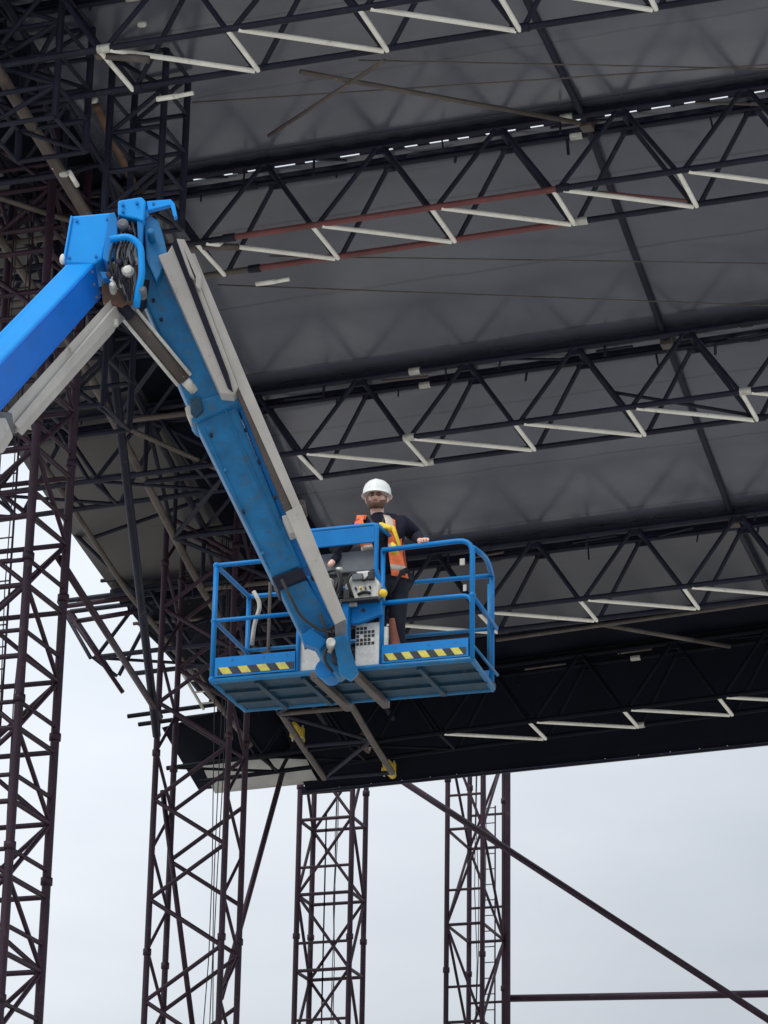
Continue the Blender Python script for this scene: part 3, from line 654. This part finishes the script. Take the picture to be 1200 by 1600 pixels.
# cable tray along the upper boom
ct = plate('cable_tray', [(247, 399), (262, 394), (275, 372), (287, 378), (372, 604), (364, 616), (344, 614)], .16, TRAY, -.14, bevel=.006)
plate('tray_lip', [(268, 380), (276, 372), (357, 585), (364, 612), (356, 606)], .03, STEEL, -.155, ct, 0)
plate('tray_cover', [(276, 373), (288, 374), (314, 428), (312, 452), (306, 446), (306, 432), (286, 386), (304, 436), (296, 428)], .12, TRAY, -.2, ct, 0)
plate('telescope_rail', [(294, 395), (304, 396), (385, 590), (470, 790), (458, 796), (372, 604)], .09, TRAY, -.12, ct, .004)
plate('telescope_rail', [(446, 800), (470, 788), (541, 968), (524, 977)], .10, TRAY, -.16, ct, .006)
plate('telescope_rail', [(364, 600), (374, 598), (458, 800), (448, 806)], .09, GALV, -.10, ct, .004)
plate('rail_bracket', [(440, 806), (462, 800), (470, 828), (452, 834)], .16, TRAY, -.12, ct, .006)
plate('rail_bracket', [(458, 782), (476, 780), (480, 800), (470, 806)], .12, GALV, -.05, ct, .01)
plate('rail_shoe', [(522, 966), (540, 962), (541, 992), (524, 996)], .12, GREYP, -.16, ct, .01)
# lift cylinder between the booms
mb = MB(); mb.path([Q(203, 492, -.1), Q(288, 594, .0)], .062, n=14); cy = part('lift_cylinder', mb, GALV, smooth=True)
for s_ in (-1, 1):
    mb = MB(); o_ = rgt*.055*s_+upv*.045*s_; mb.path([Q(203, 492, -.13)+o_, Q(288, 594, -.03)+o_], .017, n=8); part('cylinder_rail', mb, WHITEP, cy, smooth=True)
mb = MB(); mb.path([Q(284, 588, -.02), Q(304, 611, .02)], .045, n=14); part('rod', mb, WHITEP, cy, smooth=True)
mb = MB(); mb.path([Q(190, 478, -.12), Q(206, 496, -.12)], .05, n=10); part('rod_eye', mb, STEEL, cy)
# ---- boom head
def HQ(x, y, dy=0): return at_y(x, y, 22.7+dy)
hd = plate('boom_head', [(111, 337), (178, 331), (176, 346), (160, 404), (146, 414), (99, 412)], .45, BLUEB, -.05, bevel=.02, q=HQ)
plate('head_flange', [(170, 333), (179, 331), (184, 345), (183, 398), (168, 410), (160, 404)], .34, BLUE, -.07, hd, .01, HQ)  # shaded side of the head, painted in the darker blue
plate('head_block', [(184, 313), (221, 307), (228, 314), (224, 346), (214, 342), (184, 336)], .30, BLUEB, -.04, hd, .015, HQ)
plate('head_horn', [(229, 314), (267, 311), (273, 318), (277, 338), (272, 340), (266, 320), (231, 329)], .06, BLUEB, .0, hd, .006, HQ)
plate('head_rib', [(214, 342), (224, 345), (222, 400), (216, 400)], .10, BLUE, -.02, hd, .004, HQ)
plate('lug', [(225, 345), (234, 334), (240, 340), (248, 345), (256, 372), (262, 402), (244, 440), (228, 405)], .12, BLUED, .06, hd, .01, HQ)
plate('pivot_housing', [(183, 338), (213, 343), (215, 372), (190, 372), (184, 360)], .2, STEEL, .05, hd, .01, HQ)
plate('pivot_housing', [(214, 346), (232, 342), (244, 400), (226, 470), (216, 480), (210, 400)], .15, STEEL, .2, hd, .01, HQ)
plate('valve_body', [(172, 384), (190, 380), (212, 380), (216, 404), (196, 408), (176, 400)], .12, WHITEP, .02, hd, .012, HQ)
plate('valve_body', [(170, 436), (192, 430), (199, 436), (180, 446)], .1, WHITEP, -.04, hd, .01, HQ)
plate('valve_body', [(155, 424), (178, 424), (184, 433), (160, 436)], .1, BLUE, .0, hd, .01, HQ)
plate('dark_recess', [(158, 430), (215, 390), (218, 460), (190, 480), (160, 470)], .1, RUST, .14, hd, .01, HQ)
rr = random.Random(3)
for k in range(9):
    x, y = rr.uniform(170, 212), rr.uniform(388, 436)
    mb = MB(); mb.ball(HQ(x, y, -.02), rr.uniform(.025, .05), n=7, m_=4); part('fitting', mb, [PALE, STEEL, GALV][k % 3], hd)
for k in range(5):
    x, y = rr.uniform(178, 205), rr.uniform(385, 400)
    mb = MB(); mb.path(rounded([HQ(x, y, -.05), HQ(x+rr.uniform(-12, 12), y+20, -.1), HQ(x+rr.uniform(-18, 10), y+45, -.05)], .1), .014, n=6); part('hose', mb, [RUBBER, STEEL][k % 2], hd, smooth=True)
mb = MB(); mb.path(rounded([HQ(172, 374, -.12), HQ(202, 369, -.14), HQ(220, 384, -.14), HQ(222, 430, -.12), HQ(216, 455, -.08), HQ(213, 480, -.02)], .12), .030, n=10); part('blue_hose', mb, BLUEB, hd, smooth=True)
mb = MB(); mb.ball(HQ(98, 405, -.05), .028, .028, .05); part('marker_lamp', mb, WHITEP, hd, smooth=True)
mb = MB(); mb.path([HQ(112, 338, -.06), HQ(100, 408, -.06)], .012, n=6); part('edge_bead', mb, BLUEB, hd)
# ---- lower boom: rolled box running down to the turntable outside the picture
def Lb(x, y, dy=0):     # depth falls towards the machine
    return at_y(x, y, 22.75-(157-x)*.00765+dy)
def on_line(p0, p1, x): k = (x-p0[0])/(p1[0]-p0[0]); return (x, p0[1]+(p1[1]-p0[1])*k)
near = [(103, 412), (148, 410), (158, 466)]; farx = -560
lines = [((103, 412), (0, 517)), ((146, 412), (0, 566)), ((157, 465), (0, 643))]
endp = [on_line(a, b, farx) for a, b in lines]
dys = [.20, 0, .12]
v0 = [Lb(*near[k], dys[k]) for k in range(3)]; v1 = [Lb(*endp[k], dys[k]) for k in range(3)]
v0.append(v0[0]+v0[2]-v0[1]+Vector((0, .12, 0))); v1.append(v1[0]+v1[2]-v1[1]+Vector((0, .12, 0)))
mb = MB(); mb.add(v0+v1, [(0, 1, 2, 3), (7, 6, 5, 4), (0, 4, 5, 1), (1, 5, 6, 2), (2, 6, 7, 3), (3, 7, 4, 0)])
lb = part('lower_boom', mb, BLUEB, bevel=.02)
mb = MB(); e_ = (v1[1]-v0[1]).normalized(); q_ = [v + Vector((0, -.006, 0)) for v in (v0[1], v0[2])]
mb.prism([v0[1].lerp(v0[2], .04)-fwd*.004, v0[1].lerp(v0[2], .98)-fwd*.004, v1[1].lerp(v1[2], .98)-fwd*.004, v1[1].lerp(v1[2], .04)-fwd*.004], -fwd*.004)
part('side_shade', mb, DEEP, lb)  # thin overlay that colours the boom's shaded side darker
for (pa, pb) in (((83, 497), (80, 513)), ((92, 497), (93, 508)), ((80, 521), (90, 528))):
    mb = MB(); mb.path([Lb(*pa, -.01), Lb((pa[0]+pb[0])/2+2, (pa[1]+pb[1])/2, -.012), Lb(*pb, -.01)], .006, n=5); part('scratch', mb, BLUEB, lb)
lt = plate('lower_tray', [(196, 442), (208, 450), (170, 492), (20, 664), (10, 645)], .18, TRAY, -.02, lb, .006, Lb)
plate('tray_lip', [(208, 446), (211, 470), (178, 500), (175, 506), (30, 669), (22, 662), (168, 488)], .16, TRAY, -.06, lb, .006, Lb)
mb = MB(); mb.path([Lb(180, 500, -.05), Lb(180, 509, -.05)], .03); part('tray_foot', mb, PALE, lb)
plate('tray_foot', [(36, 650), (44, 648), (48, 668), (40, 666)], .06, TRAY, .05, lb, .004, Lb)
plate('tray_bracket', [(0, 642), (18, 644), (19, 662), (4, 668), (-10, 650)], .2, GREYP, -.06, lb, .01, Lb)
plate('tray_end', [(-14, 652), (8, 652), (15, 668), (0, 692), (-20, 700)], .2, TRAY, -.1, lb, .01, Lb)
# turntable and carrier, out of the picture at the lower left
c1 = (v1[0]+v1[2])/2; dirb = (v1[1]-v0[1]).normalized(); foot = c1+dirb*((c1.z-2.2)/-dirb.z)
mb = MB(); sd_ = dirb.cross(Z).normalized(); up_ = sd_.cross(dirb)
mb.prism([c1+sd_*.25+up_*.28, c1-sd_*.25+up_*.28, c1-sd_*.25-up_*.28, c1+sd_*.25-up_*.28], foot-c1); part('boom_base_section', mb, BLUE, bevel=.02)
fx = Vector((dirb.x, dirb.y, 0)).normalized(); fy = fx.cross(Z); fc = Vector((foot.x, foot.y, 0))-fx*.3
mb = MB(); mb.box(fc+Z*1.55, fx*1.5, fy*.55, Z*.55); part('turntable', mb, BLUE, bevel=.12)
mb = MB(); mb.box(fc+Z*.78, fx*1.7, fy*.85, Z*.2); part('carrier', mb, GREYP, bevel=.06)
for a in (-1, 1):
    for b in (-1, 1):
        c = fc+fx*1.3*a+fy*1.0*b+Z*.52
        mb = MB(); mb.path([c-fy*.19, c-fy*.16, c+fy*.16, c+fy*.19], .52, n=28, radii=[.44, .52, .52, .44]); wh = part('wheel', mb, RUBBER, smooth=False)
        mb = MB(); mb.path([c+fy*.18*b, c+fy*.22*b], .24, n=20); part('rim', mb, PALE, wh)
# reddish brown roll standing on the platform
mb = MB(); mb.path([K(1.70, .16, .06), K(1.69, .17, .25), K(1.655, .18, .42), K(1.645, .18, .53)], .05, n=10, radii=[.055, .052, .038, .026])
single('canvas_roll', mb, BROWN, 'reddish brown canvas roll standing on the platform floor behind the front toe board', 'canvas roll', smooth=True)

# ------------------------------------------------------------------ the man
def skin(name, joints, links, m, parent=None, root=0, subd=1):
    me = bpy.data.meshes.new(name); o_ = Vector(joints[0][0])
    me.from_pydata([tuple(Vector(p)-o_) for p, r in joints], links, [])
    o = bpy.data.objects.new(name, me); COL.objects.link(o)
    if parent: o.parent = parent; o.location = o_-origin_of(parent)
    else: o.location = o_
    o.modifiers.new('skin', 'SKIN').use_smooth_shade = True
    for i, (p, r) in enumerate(joints):
        sv = me.skin_vertices[0].data[i]; sv.radius = r if isinstance(r, tuple) else (r, r); sv.use_root = (i == root)
    s_ = o.modifiers.new('sub', 'SUBSURF'); s_.levels = subd; s_.render_levels = subd
    me.materials.append(m); return o
my = .30
head = M(589, 779.5, my-.03); toC = (CAM-head); toC.z = 0; toC.normalize(); face = (toC*.98+Vector((-.16, 0, 0))).normalized(); fr = Vector((-face.y, face.x, 0))  # fr: picture right
pel = M(608, 908, my+.02); che = M(596, 838, my+.02); nb = M(590, 808, my+.01); nk = M(589, 799, my)
shL, shR = M(560, 819, my), M(631, 819, my+.03)
elL, haL = K(1.17, .16, 1.22), K(1.10, -.02, 1.02)
elR = M(651, 838, my+.17); wrR = M(657, 846, .085)
hipL, hipR = pel+E1*-.09-Z*.05, pel+E1*.09-Z*.05
knL, knR = hipL-E2*.05-Z*.42, hipR-E2*.02-Z*.42
anL = Vector((knL.x, knL.y+.05, A0.z+.13)); anR = Vector((knR.x+.04, knR.y+.06, A0.z+.13))
toL, toR = anL-E2*.17-Z*.055, anR-E2*.16-Z*.055+E1*.03
J = [(pel, .09), (pel.lerp(che, .45), (.09, .09)), (che, (.155, .115)), (nb, .075), (nk, .062), (head-Z*.058+face*.018, .076), (head+Z*.01, .094), (head+Z*.07, .085),
     (shL, .062), (elL, .042), (haL, .028), (shR, .062), (elR, .042), (wrR, .027),
     (hipL, .09), (knL, .058), (anL, .038), (toL, .035), (hipR, .09), (knR, .058), (anR, .038), (toR, .035)]
Lk = [(0, 1), (1, 2), (2, 3), (3, 4), (4, 5), (5, 6), (6, 7), (2, 8), (8, 9), (9, 10), (2, 11), (11, 12), (12, 13), (0, 14), (14, 15), (15, 16), (16, 17), (0, 18), (18, 19), (19, 20), (20, 21)]
# nose
J += [(head-Z*.018+face*.108, .014)]; Lk += [(6, len(J)-1)]
# hand over the rail: palm, four fingers curled over it, a thumb beside
palm = K(2.00, .035, 1.195); J += [(palm, (.034, .020))]; ip = len(J)-1; Lk += [(13, ip)]
for k in range(4):
    ln = [.9, 1.0, .95, .78][k]; off = E1*(-.033+.022*k)
    a = palm+off-E2*.035*ln+Z*.006; b = a-E2*.030*ln-Z*.018; c = b-Z*.028*ln+E2*.006
    J += [(a, .011), (b, .010), (c, .008)]; q = len(J); Lk += [(ip, q-3), (q-3, q-2), (q-2, q-1)]
a = palm-E1*.045+E2*.005-Z*.008; b = a-E1*.015-E2*.025-Z*.022
J += [(a, .013), (b, .010)]; Lk += [(ip, len(J)-2), (len(J)-2, len(J)-1)]
man = skin('person', J, Lk, SKIN, subd=2)
tag(man, 'man in white hard hat and orange vest on the blue platform, hand on the rail', 'person')
sw = [(pel-Z*.02, .150), (pel.lerp(che, .5), (.150, .13)), (che, (.185, .135)), (nb+Z*.0, .090), (nb+Z*.045, .070), (shL, .078), (elL, .055), (haL.lerp(elL, .2), .040), (shR, .090), (elR, .070), (wrR.lerp(elR, .10), .046)]
skin('sweater', sw, [(0, 1), (1, 2), (2, 3), (3, 4), (2, 5), (5, 6), (6, 7), (2, 8), (8, 9), (9, 10)], SHIRT, man, subd=2)
tr = [(pel+Z*.0, .155), (hipL, .115), (knL, .075), (anL+Z*.03, .062), (hipR, .115), (knR, .075), (anR+Z*.03, .062)]
skin('trousers', tr, [(0, 1), (1, 2), (2, 3), (0, 4), (4, 5), (5, 6)], TROUS, man, subd=2)
for a_, t_ in ((anL, toL), (anR, toR)):
    skin('boot', [(a_+Z*.06, .058), (a_-Z*.02, .055), (t_+Z*.005, .048)], [(0, 1), (1, 2)], RUBBER, man, root=1, subd=2)
# vest: a shell round the torso, open at the front
def torso(k):       # centre and half widths at height fraction k (0 hem, 1 shoulder)
    c = (pel-Z*.02).lerp(nb-Z*.02, k); a = interp(k, [0, .35, .7, .9, 1], [.205, .195, .222, .225, .175]); b = interp(k, [0, .35, .7, .9, 1], [.185, .170, .175, .15, .10]); return c, a, b
bodyx = (E1*.93+E2*.2).normalized(); bodyf = Vector((bodyx.y, -bodyx.x, 0))
if bodyf.dot(CAM-pel) < 0: bodyf = -bodyf
def vpt(ang, k, g=0):
    c, a, b = torso(k); a += g; b += g
    return c+bodyx*a*math.sin(ang)+bodyf*b*math.cos(ang)
def shell(name, a0, a1, k0, k1, m, g, th=.008, n=16, mm=10, parent=man, fold=.006, label=None):
    mb = MB(); vs = []
    for j in range(mm+1):
        for i in range(n+1):
            k = lerp(k0, k1, j/mm); an = lerp(a0(k), a1(k), i/n)
            vs.append(vpt(an, k, g+fold*math.sin(an*9+k*5)))
    w1 = n+1; mb.add(vs, [(j*w1+i, j*w1+i+1, (j+1)*w1+i+1, (j+1)*w1+i) for j in range(mm) for i in range(n)])
    o = mb.build(name, m, parent, smooth=True); s_ = o.modifiers.new('s', 'SOLIDIFY'); s_.thickness = th; s_.offset = 1
    if label: o['label'] = label
    return o
def gapf(k): return interp(k, [0, .5, 1], [.18, .28, .55])
vest = shell('vest', lambda k: gapf(k), lambda k: 1.02, 0, 1, HIVIS, .006)
shell('vest', lambda k: -1.15, lambda k: -gapf(k)-.12, 0, 1, HIVIS, .006)
shell('vest_back', lambda k: 2.1, lambda k: 4.18, 0, 1, HIVIS, .006)
for sg in (-1, 1):
    for k0 in (.10, .42):
        shell('reflective_band', lambda k: sg*gapf(k) if sg > 0 else -1.15, lambda k: 1.02 if sg > 0 else -gapf(k)-.12, k0, k0+.085, REFL, .014, .004, mm=2)
    mb = MB(); x0 = vpt(sg*.8, .96, .012); x1 = vpt(sg*2.4, .97, .02); mid = (x0+x1)/2+Z*.035
    vs = []
    pts = [x0-Z*.02, x0.lerp(mid, .5)+Z*.02, mid+Z*.012, x1.lerp(mid, .5)+Z*.02, x1-Z*.02]
    for p in pts: vs += [p-bodyx*.045, p+bodyx*.045]
    mb.add(vs, [(2*i, 2*i+1, 2*i+3, 2*i+2) for i in range(4)])
    o = mb.build('vest_shoulder', HIVIS, man, smooth=True); s_ = o.modifiers.new('s', 'SOLIDIFY'); s_.thickness = .012; s_.offset = 1
shell('yellow_webbing', lambda k: .30, lambda k: .62, .70, .98, REFL, .018, .006, mm=5)
shell('yellow_webbing', lambda k: .42+(.78-k)*.8, lambda k: .62+(.78-k)*.8, .42, .78, HIYEL, .022, .008, mm=6)
skin('yellow_glove', [(M(592, 820, my-.20), .024), (M(603, 820, my-.22), .034), (M(612, 829, my-.20), .026), (M(600, 828, my-.20), .016)], [(0, 1), (1, 2), (1, 3)], HIYEL, man, subd=2)
skin('yellow_pouch', [(M(612, 848, my-.20), .018), (M(616, 858, my-.22), .042), (M(619, 869, my-.20), .030)], [(0, 1), (1, 2)], HIYEL, man, subd=2)
# hard hat
hx, hy = fr, face
mb = MB(); tilt = Z
hc = head+Z*.036
hat = []
prof = [(r*1.08, z*1.08) for r, z in [(.132, -.012), (.124, .0), (.121, .02), (.118, .05), (.105, .085), (.08, .112), (.045, .127), (.0, .131)]]
nn = 28; vs = []
for r_, z_ in prof:
    for j in range(nn):
        an = 2*math.pi*j/nn; cx = math.sin(an)*r_; cy_ = math.cos(an)*r_*1.12
        if z_ < .0: cy_ += .035*max(0, math.cos(an))**2; dz = -.012*max(0, math.cos(an))
        else: dz = 0
        ridge = .006*math.exp(-(cx/.02)**2) if z_ > .04 else 0
        vs.append(hc+hx*cx+hy*cy_+Z*(z_+dz+ridge))
mb.add(vs, [(i*nn+j, i*nn+(j+1) % nn, (i+1)*nn+(j+1) % nn, (i+1)*nn+j) for i in range(len(prof)-1) for j in range(nn)])
hat = mb.build('hard_hat', HELM, man, smooth=True); s_ = hat.modifiers.new('s', 'SOLIDIFY'); s_.thickness = .005
# face details
def F(x, y, d): return head+fr*x*1.08+Z*y*1.05+face*d*1.1
for sx in (-1, 1):
    mb = MB(); mb.ball(F(.031*sx, .004, .082), .011, .008, .006, n=8, m_=6); mb.build('eye', BEARD, man, smooth=True)
    mb = MB(); mb.path([F(.014*sx, .022, .088), F(.048*sx, .020, .078)], .0055, n=6); mb.build('eyebrow', BEARD, man, smooth=True)
    mb = MB(); mb.ball(F(.090*sx, -.012, .0), .012, .02, .03, ax=(fr, face, Z), n=8, m_=6); mb.build('ear', SKIN, man, smooth=True)
    mb = MB(); c = F(.033*sx, .003, .098); ring = [c+fr*.024*math.cos(a*math.pi/6)+Z*.017*math.sin(a*math.pi/6) for a in range(13)]; mb.path(ring, .0028, n=5)
    mb.path([F(.056*sx, .005, .094), F(.088*sx, .006, .02)], .003, n=5); mb.build('glasses', RUBBER, man, smooth=True)
mb = MB(); mb.path([F(-.022, -.052, .089), F(0, -.050, .095), F(.022, -.052, .089)], .005, n=6); mb.build('mouth', mat('lips', (.36, .12, .10), .5), man, smooth=True)
vs = []; na = 14; mb = MB()
for j in range(5):
    for i in range(na+1):
        an = lerp(-1.35, 1.35, i/na); up = .03*abs(math.sin(an))**2
        y0 = lerp(-.070 if abs(an) < .45 else -.058+up, -.108, j/4); rad = interp(j/4, [0, .5, 1], [.088, .083, .055])
        vs.append(F(math.sin(an)*rad*.93, y0+.0, math.cos(an)*rad*1.03+.012))
mb.add(vs, [(j*(na+1)+i, j*(na+1)+i+1, (j+1)*(na+1)+i+1, (j+1)*(na+1)+i) for j in range(4) for i in range(na)])
o = mb.build('beard', STUB, man, smooth=True); s_ = o.modifiers.new('s', 'SOLIDIFY'); s_.thickness = .006; s_.offset = 1

mb = MB()
for sx in (-1, 1): mb.path([F(.088*sx, .01, .01), F(.075*sx, -.06, .035), F(.03*sx, -.108, .06), F(0, -.115, .066)], .0035, n=5)
mb.build('chin_strap', RUBBER, man, smooth=True)
for sx in (-1, 1):       # harness webbing over the sweater
    mb = MB(); q = [vpt(sx*.40, 1.0, .02), vpt(sx*.20, .82, .012), vpt(sx*.06, .62, .012)]; mb.path(q, .014, n=6); mb.build('harness_strap', RUBBER, man, smooth=True)
# ------------------------------------------------------------------ wear and hardware on the lift
def on(a, b, k, j): return v0[a].lerp(v0[b], j).lerp(v1[a].lerp(v1[b], j), k)
for j in (.06, .94):
    mb = MB(); mb.path([on(1, 2, 0.005, j)-fwd*.009, on(1, 2, .5, j)-fwd*.009], .006, n=5); part('weld_seam', mb, DEEP, lb)
for k in range(6):
    for j in (.15, .5, .85):
        c = on(1, 2, .012+.003*(k % 2)+.0*k, j) if k < 1 else None
        if c: mb = MB(); mb.path([c-fwd*.02, c], .016, n=10); part('bolt', mb, GREYP, lb)
for (x, y) in ((120, 345), (168, 342), (108, 402), (150, 400), (192, 320), (214, 317), (192, 330), (240, 318)):
    mb = MB(); c = HQ(x, y, -.055); mb.path([c-Vector((0, .012, 0)), c+Vector((0, .02, 0))], .014, n=8); part('bolt', mb, BLUE, hd)
for (x, y) in ((240, 470), (252, 500), (300, 600), (290, 575), (330, 680), (352, 735), (380, 800), (410, 865), (384, 672), (405, 722), (430, 778), (452, 830)):
    mb = MB(); c = Q(x, y, -.0); mb.path([c-Vector((0, .02, 0)), c+Vector((0, .02, 0))], .015, n=8); part('bolt', mb, BLUED if y % 2 else STEEL, ub)
for (pa, pb) in (((240, 440), (300, 590)), ((318, 668), (420, 890)), ((352, 640), (455, 868))):
    mb = MB(); mb.path([Q(*pa, -.003), Q(*pb, .027)], .007, n=5); part('weld_seam', mb, BLUED, ub)
for k, (x, y, r_) in enumerate([(192, 352, .05), (200, 425, .055), (186, 412, .035), (236, 365, .035), (222, 455, .04), (176, 448, .03), (204, 362, .025)]):
    mb = MB(); c = HQ(x, y, -.06); mb.path([c-Vector((0, .05, 0)), c-Vector((0, .03, 0)), c+Vector((0, .1, 0))], r_, n=14, radii=[r_*.6, r_, r_]); part('pin', mb, [GREYP, PALE, STEEL, BLUED][k % 4], hd, bevel=.004)
for k in range(7):
    x = 176+k*5
    mb = MB(); mb.path(rounded([HQ(x, 345+k % 3*4, -.0), HQ(x+6, 372, -.06), HQ(x-6+k, 398, -.10), HQ(x+k % 2*12, 430, -.05), HQ(196+k*2, 470, .0)], .12), .011, n=6); part('hose', mb, [RUBBER, STEEL, GREYP][k % 3], hd, smooth=True)
# busier control station
for (x, z, a, b, m_) in ((1.30, .70, .03, .05, RUBBER), (1.40, .86, .05, .03, GREYP), (1.53, .86, .03, .04, RUBBER), (1.06, .72, .05, .03, RUBBER), (1.10, .84, .02, .06, RUBBER), (1.22, .60, .05, .06, GREYP), (1.36, .60, .04, .02, PALE)):
    mb = MB(); mb.box(K(x, -.085, z), E1*a, E2*.02, Z*b); sub('control_part', mb, m_, bevel=.008)
for k in range(4): mb = MB(); mb.path([K(1.38+.045*k, -.06, .755), K(1.38+.045*k, -.085, .76)], .011, n=8); sub('button', mb, [RUBBER, YELLOW, RED, RUBBER][k])
for k in range(6):
    pts = [K(1.02+.05*k, -.10, .62+.02*(k % 2)), K(1.05+.04*k, -.16, .50), K(1.12+.01*k, -.17, .36-.03*k), K(1.17, -.12, .18)]
    mb = MB(); mb.path(rounded(pts, .1), .010, n=6); sub('hose', mb, RUBBER, smooth=True)
for (x, y, z) in ((.2, -.022, .20), (.5, -.022, .20), (.72, -.022, .2), (1.75, -.022, .18), (2.05, -.022, .18), (2.3, -.022, .18)):
    mb = MB(); mb.path([K(x, y, z), K(x, y+.01, z)], .012, n=8); sub('bolt', mb, BLUED)
